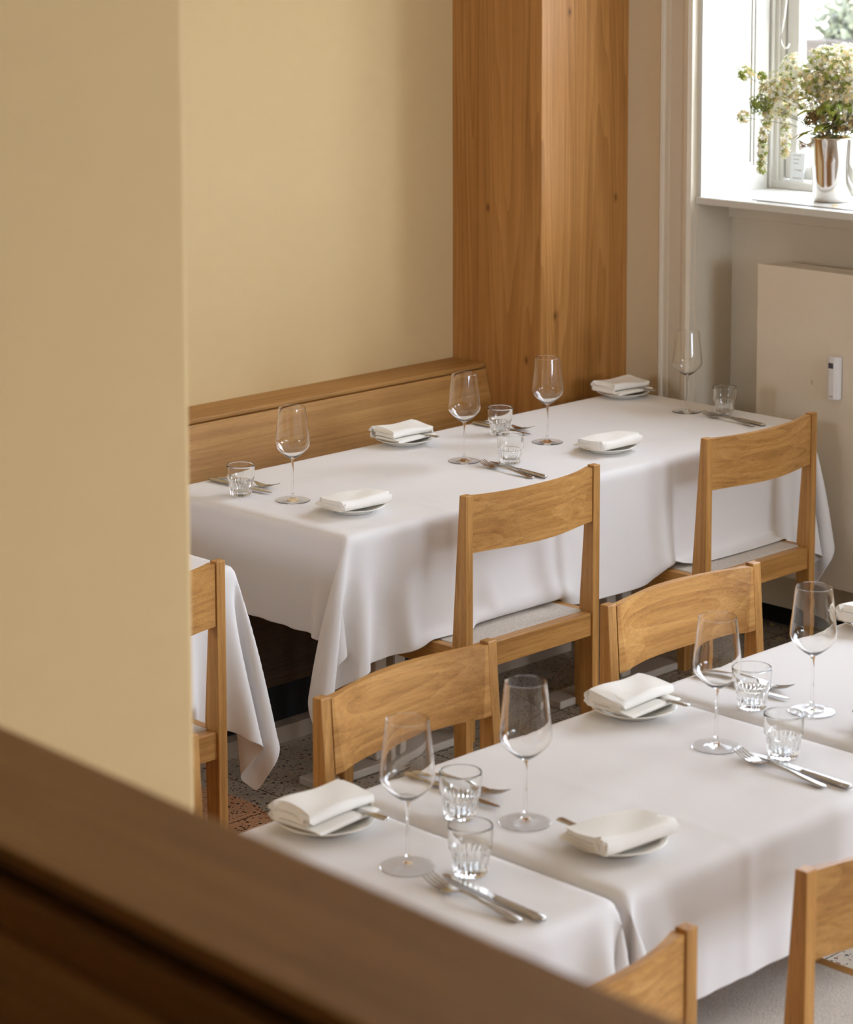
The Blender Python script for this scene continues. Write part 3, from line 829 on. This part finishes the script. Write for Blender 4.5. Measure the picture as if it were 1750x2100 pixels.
def ribbon(bm, st, th):
    """loft along +y: stations (y, half width, z centre); elliptical section"""
    n = 10; rings = []
    for y, hw, zc, t in st:
        rings.append([bm.verts.new((hw * math.cos(2 * PI * i / n), y, zc + t * math.sin(2 * PI * i / n))) for i in range(n)])
    for A, B in zip(rings, rings[1:]):
        for i in range(n): bm.faces.new((A[i], A[(i + 1) % n], B[(i + 1) % n], B[i]))
    bm.faces.new(rings[0][::-1]); bm.faces.new(rings[-1])

def make_fork(label):          # origin at the handle end, tines towards +y
    t = thing('table_fork', label, 'fork', group='steel table forks')
    bm = bmesh.new()
    ribbon(bm, [(0, .004, .003, .0012), (.004, .0085, .003, .0016), (.02, .0095, .0036, .0018), (.05, .0072, .006, .0018), (.09, .0042, .0095, .0018), (.115, .0034, .0105, .0018), (.132, .0042, .0098, .0018)], 0)
    finish('handle', bm, STEEL, t, smooth=True)
    bm = bmesh.new()
    ribbon(bm, [(.130, .0040, .0098, .0018), (.137, .0075, .0075, .0015), (.145, .0118, .0050, .0012), (.156, .0130, .0038, .0011), (.166, .0126, .0040, .0011)], 0)
    for i in range(4):
        x = -.0108 + i * .0072
        st = [(.164, .0019, .0040, .0010), (.175, .0017, .0052, .0010), (.19, .0015, .0088, .0009), (.205, .0010, .0140, .0007)]
        rings = []
        for y, hw, zc, tt in st:
            rings.append([bm.verts.new((x + sx * hw, y, zc + sz * tt)) for sx, sz in ((-1, -1), (1, -1), (1, 1), (-1, 1))])
        for A, B in zip(rings, rings[1:]):
            for k in range(4): bm.faces.new((A[k], A[(k + 1) % 4], B[(k + 1) % 4], B[k]))
        bm.faces.new(rings[0][::-1]); bm.faces.new(rings[-1])
    finish('tined_head', bm, STEEL, t, smooth=False)
    return t

def make_knife(name, label, cat, group, L=.228, flat=1.0):
    t = thing(name, label, cat, group=group)
    k = L / .228
    bm = bmesh.new()
    ribbon(bm, [(y * k, hw, zc, tt * flat) for y, hw, zc, tt in ((0, .004, .0045, .003), (.004, .0085, .0045, .0042), (.02, .0092, .0045, .0044), (.07, .0074, .0044, .0040), (.10, .0066, .0042, .0038), (.104, .0075, .0042, .0040), (.108, .0060, .0042, .0030))], 0)
    finish('handle', bm, STEEL, t, smooth=True)
    bm = bmesh.new()
    pts = [(-.0058, .106 * k), (.0062, .106 * k), (.0078, .118 * k), (.0082, .170 * k), (.0062, .200 * k), (.0020, .222 * k), (-.0030, .228 * k), (-.0056, .222 * k)]
    lo = [bm.verts.new((x, y, .0034)) for x, y in pts]; hi = [bm.verts.new((x, y, .0050)) for x, y in pts]
    bm.faces.new(lo[::-1]); bm.faces.new(hi)
    for i in range(len(pts)): bm.faces.new((lo[i], lo[(i + 1) % len(pts)], hi[(i + 1) % len(pts)], hi[i]))
    finish('blade', bm, STEEL, t)
    return t

CUT = [  # fork tip, fork handle end, knife tip, knife handle end, words
    ((4.668, 4.490), (4.650, 4.285), (4.703, 4.487), (4.674, 4.262), 'beside the far-table tumbler pair, above the left chair back'),
    ((5.578, 4.475), (5.556, 4.270), (5.614, 4.475), (5.580, 4.250), 'in front of the tumbler at the window end of the far table'),
    ((4.108, 4.668), (4.080, 4.872), (4.060, 4.640), (4.050, 4.866), 'behind the tumbler at the left end of the far table'),
    ((5.068, 4.676), (5.052, 4.878), (5.024, 4.642), (5.028, 4.868), 'behind the tumbler pair in the middle of the far table'),
    ((2.578, 2.592), (2.566, 2.388), (2.612, 2.588), (2.592, 2.364), 'nearest to the camera beside the foreground bench'),
    ((3.358, 2.604), (3.335, 2.402), (3.379, 2.590), (3.362, 2.368), 'at the front right of the middle near table'),
    ((2.920, 2.752), (2.906, 2.954), (2.876, 2.728), (2.884, 2.953), 'seen through the nearest wine glass on the middle near table'),
    ((3.706, 2.752), (3.690, 2.955), (3.664, 2.728), (3.664, 2.953), 'behind the tumbler pair on the right near table'),
]
fork0 = knife0 = None
def aim(a, b): return math.atan2(a[1] - b[1], a[0] - b[0]) - PI / 2
for ft, fh, kt, kh, w_ in CUT:
    lf, lk = 'steel fork ' + w_, 'steel table knife ' + w_
    if fork0 is None:
        fork0 = make_fork(lf); fork0.location = (*fh, TOP); fork0.rotation_euler.z = aim(ft, fh)
        knife0 = make_knife('table_knife', lk, 'knife', 'steel table knives'); knife0.location = (*kh, TOP); knife0.rotation_euler.z = aim(kt, kh)
    else:
        dup(fork0, (*fh, TOP), aim(ft, fh), lf); dup(knife0, (*kh, TOP), aim(kt, kh), lk)

def plate_bm():
    bm = bmesh.new()
    lathe(bm, [(0, .003), (.044, .003), (.046, 0), (.049, 0), (.051, .004), (.066, .010), (.079, .0148), (.0805, .0158), (.079, .0168), (.066, .0128), (.050, .0072), (.045, .0062), (0, .0062)], 56)
    return bm

def napkin_bm(seed):
    """a folded napkin: one long ribbon of cloth folded back and forth, top leaves shorter so the lower ones show"""
    r = random.Random(seed)
    L, th = .142, .0036
    path = []
    def run(ya, yb, za, zb=None, k=12):
        for u in np.linspace(0, 1, k): path.append((ya + (yb - ya) * u, za + ((zb if zb is not None else za) - za) * u))
    def turn(y, z0, z1, sgn, k=7):
        rr = abs(z1 - z0) / 2; zc = (z0 + z1) / 2; d = 1 if z1 > z0 else -1
        for u in np.linspace(0, PI, k)[1:-1]: path.append((y + sgn * rr * math.sin(u), zc - d * rr * math.cos(u)))
    run(.036, -.050, .0062); turn(-.050, .0062, .0020, -1)
    run(-.050, .044, .0020, .0020); turn(.044, .0020, .0275, 1, 11)
    run(.044, -.028, .0275, .0262); turn(-.028, .0262, .0120, -1, 9)
    run(-.028, .038, .0120); turn(.038, .0120, .0166, 1)
    run(.038, -.024, .0166); turn(-.024, .0166, .0212, -1)
    run(-.024, .038, .0212)
    z = .0275
    n = len(path)
    left, right = [], []
    for k in range(n):
        a = np.array(path[max(k - 1, 0)]); b = np.array(path[min(k + 1, n - 1)]); d = b - a; d /= np.linalg.norm(d) + 1e-9
        nrm = np.array((-d[1], d[0])); p = np.array(path[k])
        left.append(p + nrm * th / 2); right.append(p - nrm * th / 2)
    outline = left + right[::-1]
    zmax = z
    bm = bmesh.new(); nx = 10; rings = []
    ph = r.uniform(.6, 2.4)
    for i in range(nx + 1):
        u = i / nx; x = -L / 2 + L * u
        ring = []
        for kk, (y, zz) in enumerate(outline):
            f = max(0, zz) / zmax
            puff = 1 + .07 * f * math.sin(PI * u) * (1 - abs(y / .06) ** 2 * .7)
            dz = f * (.0030 * math.sin(3.1 * u + ph + y * 30) + .0012 * math.sin(7 * u + ph * 2 - y * 50))
            dx = f * .005 * math.sin(y * 40 + ph) + (.0050 * math.sin(round(zz / .0045) * 2.2 + ph) if i in (0, nx) else 0)
            dy = .003 * math.sin(2.5 * u + ph) * f
            f2 = f * f
            dz -= .0032 * f2 * math.sin(PI * u) * max(0, 1 - (y / .05) ** 2)
            ta = (f - .5) * .11 * math.sin(ph * 3); x2, y2 = x * math.cos(ta) - y * math.sin(ta), x * math.sin(ta) + y * math.cos(ta)
            ring.append(bm.verts.new((x2 + dx, y2 + dy, zz * puff + dz + (.004 * f * (y + .03) / .08))))
        rings.append(ring)
    m = len(outline)
    for A, B in zip(rings, rings[1:]):
        for k in range(m): bm.faces.new((A[k], A[(k + 1) % m], B[(k + 1) % m], B[k]))
    bm.faces.new(rings[0][::-1]); bm.faces.new(rings[-1])
    bmesh.ops.triangulate(bm, faces=[f for f in bm.faces if len(f.verts) > 4])
    return bm

PL = [  # x, y, napkin rotation, side (+1 = diner on the near side), words, butter knife
    (4.093, 4.372, 3.05, 1, 'at the front left corner of the far table', False),
    (5.034, 4.366, 3.10, 1, 'on the front edge of the far table between the two chairs', False),
    (4.712, 4.826, 0.00, -1, 'at the rear of the far table beside the bench', True),
    (5.630, 4.822, -.06, -1, 'at the rear right corner of the far table by the pier', True),
    (2.625, 2.872, .08, -1, 'nearest the foreground bench, left of the near wine glass', True),
    (3.410, 2.888, .05, -1, 'at the rear of the middle near table below an oak chair', True),
    (2.893, 2.482, 3.02, 1, 'at the front of the middle near table above the foreground chair', True),
    (4.185, 2.885, .05, -1, 'cropped by the right edge, behind the last wine glass', False),
    (3.672, 2.462, 3.05, 1, 'cropped by the right edge, below the last wine glass', True),
]
SHORT = {2: 'at the rear of the far table', 3: 'at the rear right corner by the pier', 4: 'nearest the foreground bench', 5: 'below an oak chair on the middle near table',
         6: 'at the front of the middle near table', 8: 'cropped by the right edge, below the last wine glass'}
plate0 = None; bk0 = None
for k, (x, y, rz, side, w_, bk) in enumerate(PL):
    lab = 'bread plate ' + w_
    if plate0 is None:
        plate0 = finish('bread_plate', plate_bm(), CERAM, None, smooth=True); plate0.location = (x, y, TOP); tag(plate0, lab, 'plate', 'white bread plates')
    else:
        o = plate0.copy(); COL.objects.link(o); o.location = (x, y, TOP); o['label'] = lab
    nap = finish('folded_napkin', napkin_bm(k + 3), NAPK, None); shade_by_angle(nap, 50)
    nap.location = (x, y, TOP + .0165); nap.rotation_euler.z = rz
    if side > 0: nap.scale = (1, 1.05, .85)      # pressed flatter
    tag(nap, 'folded white napkin ' + w_, 'napkin', 'folded white napkins')
    if bk:
        # the handle sticks out from under the upper leaves of the napkin
        cs, sn = math.cos(rz), math.sin(rz)
        lx, ly = (.038, -.098)
        hx, hy = x + cs * lx - sn * ly, y + sn * lx + cs * ly
        if bk0 is None:
            bk0 = make_knife('butter_knife', 'x', 'knife', 'small butter knives', .15, .42); o = bk0; o['label'] = 'butter knife under the napkin ' + SHORT[k]
            o.location = (hx, hy, TOP + .0165 + .0047); o.rotation_euler = (0, 0, rz)
        else:
            o = dup(bk0, (hx, hy, TOP + .0165 + .0047), rz, 'butter knife under the napkin ' + SHORT[k])

# ------------------------------------------------------------------ window sill: bucket, flowers, card, cord
BX, BY = 6.020, 4.350
def bucket():
    t = thing('steel_bucket', 'polished steel wine bucket with a knob handle on the window sill', 'bucket', (BX, BY, WZ0))
    out = [(0, .002), (.046, .002), (.0485, 0), (.052, .002), (.0555, .012), (.0590, .06), (.0640, .12), (.0695, .186), (.0715, .190), (.0705, .193)]
    inn = [(.0675, .190), (.0620, .12), (.057, .06), (.050, .010), (0, .008)]
    bm = bmesh.new(); lathe(bm, out + inn, 56); finish('bucket_body', bm, CHROME, t, smooth=True)
    for a in (math.radians(135), math.radians(-45)):
        bm = bmesh.new(); lathe(bm, [(0, 0), (.010, 0), (.0075, .006), (.0065, .010), (.010, .020), (.017, .030), (.0185, .033), (.016, .0345), (0, .0350)], 24)
        bm.transform(Matrix.Translation((.066 * math.cos(a), .066 * math.sin(a), .166)) @ Matrix.Rotation(a, 4, 'Z') @ Matrix.Rotation(PI / 2, 4, 'Y'))
        finish('knob_handle', bm, CHROME, t, smooth=True)
bucket()

def petal(name, col, k=.45):
    m, nt, b = new_mat(name); L = nt.links.new
    tc = N(nt, 'ShaderNodeTexCoord'); n = N(nt, 'ShaderNodeTexNoise', Scale=90.0, Detail=2.0); L(tc.outputs['Object'], n.inputs['Vector'])
    cc = ramp(nt, n.outputs['Fac'], [(.3, tuple(c * .82 for c in col[:3]) + (1,)), (.7, col)])
    L(cc, b.inputs['Base Color']); b.inputs['Roughness'].default_value = .75
    t = N(nt, 'ShaderNodeBsdfTranslucent'); L(cc, t.inputs['Color'])
    mx = N(nt, 'ShaderNodeMixShader'); mx.inputs[0].default_value = k
    L(b.outputs[0], mx.inputs[1]); L(t.outputs[0], mx.inputs[2]); L(mx.outputs[0], nt.nodes['Material Output'].inputs['Surface'])
    return m
PET_W = petal('white_petals', srgb(250, 248, 238))
PET_C = petal('cream_petals', srgb(236, 216, 166))
PET_G = petal('green_umbels', srgb(160, 170, 84))
PET_D = petal('dark_green_umbels', srgb(92, 106, 52), .25)
PET_B = plain('dry_brown_seedheads', srgb(134, 104, 58), .8)
STEMM = plain('flower_stems', srgb(112, 112, 58), .7)
LEAFM = leaf_mat('bouquet_leaves', srgb(112, 132, 44), srgb(170, 172, 72))
LEAFB = leaf_mat('wilted_leaves', srgb(122, 92, 52), srgb(168, 140, 84))

def floret(bm, p, nrm, s, mi, r):
    a = nrm.orthogonal().normalized(); b = nrm.cross(a)
    ph = r.uniform(0, 6.28)
    c = bm.verts.new(p)
    ring = []
    for k in range(10):
        rr = s * (1.0 if k % 2 == 0 else .45); an = ph + k * PI / 5
        ring.append(bm.verts.new(p + (a * math.cos(an) + b * math.sin(an)) * rr + nrm * (s * .35 if k % 2 == 0 else 0)))
    for k in range(10):
        f = bm.faces.new((c, ring[k], ring[(k + 1) % 10])); f.material_index = mi

def bouquet():
    t = thing('flower_bouquet', 'loose bunch of cream and green umbel flowers in the steel bucket', 'flowers', (BX, BY, WZ0 + .15))
    O = Vector((BX, BY, WZ0 + .15)); r = random.Random(21)
    heads = []     # world centre, radius, palette, florets, droop
    for p, rad, pal, n in (((5.891, 4.577, 1.722), .026, 'g', 46), ((5.913, 4.538, 1.633), .032, 'd', 60), ((5.877, 4.570, 1.597), .020, 'c', 30),
                           ((5.925, 4.545, 1.716), .016, 'g', 20), ((5.945, 4.525, 1.672), .040, 'c', 90), ((5.962, 4.500, 1.690), .042, 'c', 90), ((5.950, 4.500, 1.628), .040, 'c', 90),
                           ((5.990, 4.470, 1.742), .042, 'w', 110), ((6.020, 4.445, 1.700), .042, 'c', 100), ((6.000, 4.455, 1.645), .040, 'c', 90),
                           ((6.030, 4.405, 1.760), .042, 'c', 110), ((6.060, 4.400, 1.765), .044, 'w', 120), ((6.085, 4.360, 1.772), .044, 'w', 120), ((6.095, 4.320, 1.755), .046, 'w', 120),
                           ((6.030, 4.400, 1.700), .050, 'c', 130), ((6.055, 4.365, 1.700), .050, 'c', 130), ((6.085, 4.320, 1.700), .050, 'c', 120), ((6.020, 4.350, 1.730), .045, 'c', 120),
                           ((5.985, 4.390, 1.690), .042, 'c', 110), ((6.010, 4.395, 1.640), .040, 'c', 80), ((6.060, 4.330, 1.640), .046, 'c', 100), ((6.040, 4.290, 1.690), .050, 'w', 120),
                           ((6.045, 4.240, 1.720), .050, 'w', 120), ((6.020, 4.290, 1.620), .045, 'c', 90), ((6.080, 4.250, 1.650), .050, 'c', 90), ((5.985, 4.330, 1.655), .040, 'c', 90),
                           ((6.03, 4.385, 1.580), .034, 'b', 70), ((6.06, 4.335, 1.590), .036, 'b', 70), ((5.985, 4.365, 1.605), .034, 'b', 70), ((6.050, 4.300, 1.585), .036, 'b', 70), ((5.995, 4.410, 1.590), .028, 'b', 50), ((6.02, 4.32, 1.575), .03, 'b', 50), ((6.07, 4.22, 1.765), .045, 'w', 100), ((6.00, 4.25, 1.67), .045, 'c', 90)):
        heads.append((Vector(p), rad, pal, n))
    for k in range(9):     # drooping spray on the left
        u = k / 8
        heads.append((Vector((5.935 - .028 * math.sin(u * 2), 4.520 + .004 * k * .2, 1.625 - .185 * u)), .017 - .004 * u, 'c', 22))
    for k in range(6):
        u = k / 5
        heads.append((Vector((5.972, 4.487, 1.600 - .115 * u)), .015, 'cg', 18))
    pal = {'b': (4, 4, 1, 2, 3), 'w': (0, 0, 0, 1, 2), 'c': (1, 1, 0, 0, 2, 2), 'g': (2, 2, 2, 1), 'd': (3, 2, 2), 'cg': (1, 0, 2)}
    stems = bmesh.new(); prev_c = None
    for c, rad, pk, n in heads:
        bm = bmesh.new()
        axis = (c - Vector((BX, BY, 1.50))).normalized()
        for k in range(int(n * 1.35)):
            d = Vector((r.gauss(0, 1), r.gauss(0, 1), r.gauss(0, 1))).normalized()
            d = (d + axis * .25).normalized()
            p = c + d * rad * r.uniform(.55, 1.08) - O
            floret(bm, p, (d + axis * .3).normalized(), r.uniform(.0062, .0118), r.choice(pal[pk]), r)
            if k % 3 == 0:
                q = c - axis * rad * .8 - O
                tube(bm, [q, (p + q) / 2 + axis * .002, p], .0005, 4)
                for f in bm.faces[-8:] if False else []: pass
        o = finish('flower_head', bm, [PET_W, PET_C, PET_G, PET_D, PET_B], t)
        base = Vector((BX + r.uniform(-.03, .03), BY + r.uniform(-.03, .03), 1.50)) - O
        e = c - axis * rad * .7 - O
        mid = base.lerp(e, .5) + Vector((0, 0, .03))
        if pk == 'cg' or (rad < .018 and c.z < 1.63):     # drooping sprays hang head below head
            if prev_c is not None and (prev_c - c).length < .06:
                tube(stems, [prev_c - O, (prev_c + c) / 2 - O, c - O], .0008, 5); prev_c = c; continue
        prev_c = c
        tube(stems, [base, base.lerp(mid, .6) + Vector((0, 0, .01)), mid, mid.lerp(e, .55), e], .0011, 5, .0007)
    finish('stems', stems, STEMM, t, smooth=True)
    for k in range(64):
        a = r.uniform(0, 2 * PI); rr = r.uniform(.01, .075)
        p = Vector((rr * math.cos(a), rr * math.sin(a), r.uniform(.035, .15)))
        d = Vector((math.cos(a) * .8, math.sin(a) * .8, r.uniform(-.1, .9))).normalized()
        s = d.cross(Vector((0, 0, 1))).normalized(); nn = s.cross(d)
        Ln, wd = r.uniform(.035, .075), r.uniform(.007, .014)
        bm = bmesh.new(); prev = None
        for i in range(7):
            u = i / 6; w = wd * math.sin(PI * min(.98, u * .94 + .03)) ** .8
            q = p + d * Ln * u - Vector((0, 0, 1)) * .02 * u * u
            cur = [bm.verts.new(q - s * w + nn * w * .3), bm.verts.new(q), bm.verts.new(q + s * w + nn * w * .3)]
            if prev:
                bm.faces.new((prev[0], prev[1], cur[1], cur[0])); bm.faces.new((prev[1], prev[2], cur[2], cur[1]))
            prev = cur
        finish('leaf', bm, LEAFB if k % 3 == 0 else LEAFM, t, smooth=True, solid=.0006)
bouquet()

def fallen(label, p, mat, n, seed, group):
    r = random.Random(seed); bm = bmesh.new()
    for k in range(n):
        a = r.uniform(0, 6.28); q = Vector((r.gauss(0, .006), r.gauss(0, .006), .003 + r.uniform(0, .004)))
        floret(bm, q, Vector((r.gauss(0, .5), r.gauss(0, .5), 1)).normalized(), r.uniform(.004, .007), 0, r)
    tube(bm, [(0, 0, .002), (.008, .006, .003), (.016, .008, .002)], .0009, 5)
    o = finish('fallen_blossom', bm, mat); o.location = p
    return tag(o, label, 'petals', group)
fallen('small cream blossom fallen on the sill in front of the steel bucket', (5.905, 4.262, WZ0), PET_C, 6, 1, 'fallen blossoms')
fallen('upper pale blossom fallen on the dark floor behind the right near chair', (6.055, 4.572, 0), PET_C, 14, 2, 'fallen blossoms')
fallen('lower left pale blossom fallen on the dark floor behind the right near chair', (5.905, 4.520, 0), PET_C, 10, 3, 'fallen blossoms')
fallen('lower right pale blossom fallen on the dark floor behind the right near chair', (5.955, 4.470, 0), PET_C, 12, 4, 'fallen blossoms')

def card():
    t = thing('printed_card', 'pale printed card standing against the window pane beside the steel bucket', 'card', (6.178, 4.598, WZ0 + .075))
    bm = bmesh.new(); prism(bm, [(-.026, -.0), (.026, -.0), (.026, .088), (-.026, .088)], 0, -.0012, .0012)
    bm.transform(Matrix.Translation((0, 0, -.049)) @ Matrix.Rotation(math.radians(6), 4, 'Y'))
    finish('card_sheet', bm, PAPER, t)
    bm = bmesh.new()
    for z, y0, y1 in ((.078, -.010, .020), (.066, -.004, .018), (.054, -.002, .014), (.034, -.016, .010), (.032, -.016, -.004)):
        y = y0
        while y < y1:
            box(bm, -.0017, -.0011, y, y + .0032, z, z + .0034); y += .0046
    y = -.018
    while y < .016: box(bm, -.0017, -.0011, y, y + .0045, .008, .0125); y += .0068
    bm.transform(Matrix.Translation((0, 0, -.049)) @ Matrix.Rotation(math.radians(6), 4, 'Y'))
    finish('print', bm, INK, t)
card()

def cord():
    bm = bmesh.new()
    pts = [(6.170, 4.650, 1.99), (6.169, 4.652, 1.93), (6.170, 4.660, 1.875), (6.172, 4.672, 1.83), (6.172, 4.672, 1.80), (6.172, 4.664, 1.785), (6.172, 4.652, 1.781), (6.172, 4.643, 1.79), (6.172, 4.641, 1.80)]
    tube(bm, [(x, y - .012, z) for x, y, z in pts], .0035, 8)
    o = finish('window_hook', bm, CORD, None, smooth=True, subsurf=1)
    tag(o, 'white curved hook hanging on the window frame above the flowers', 'hook')
cord()
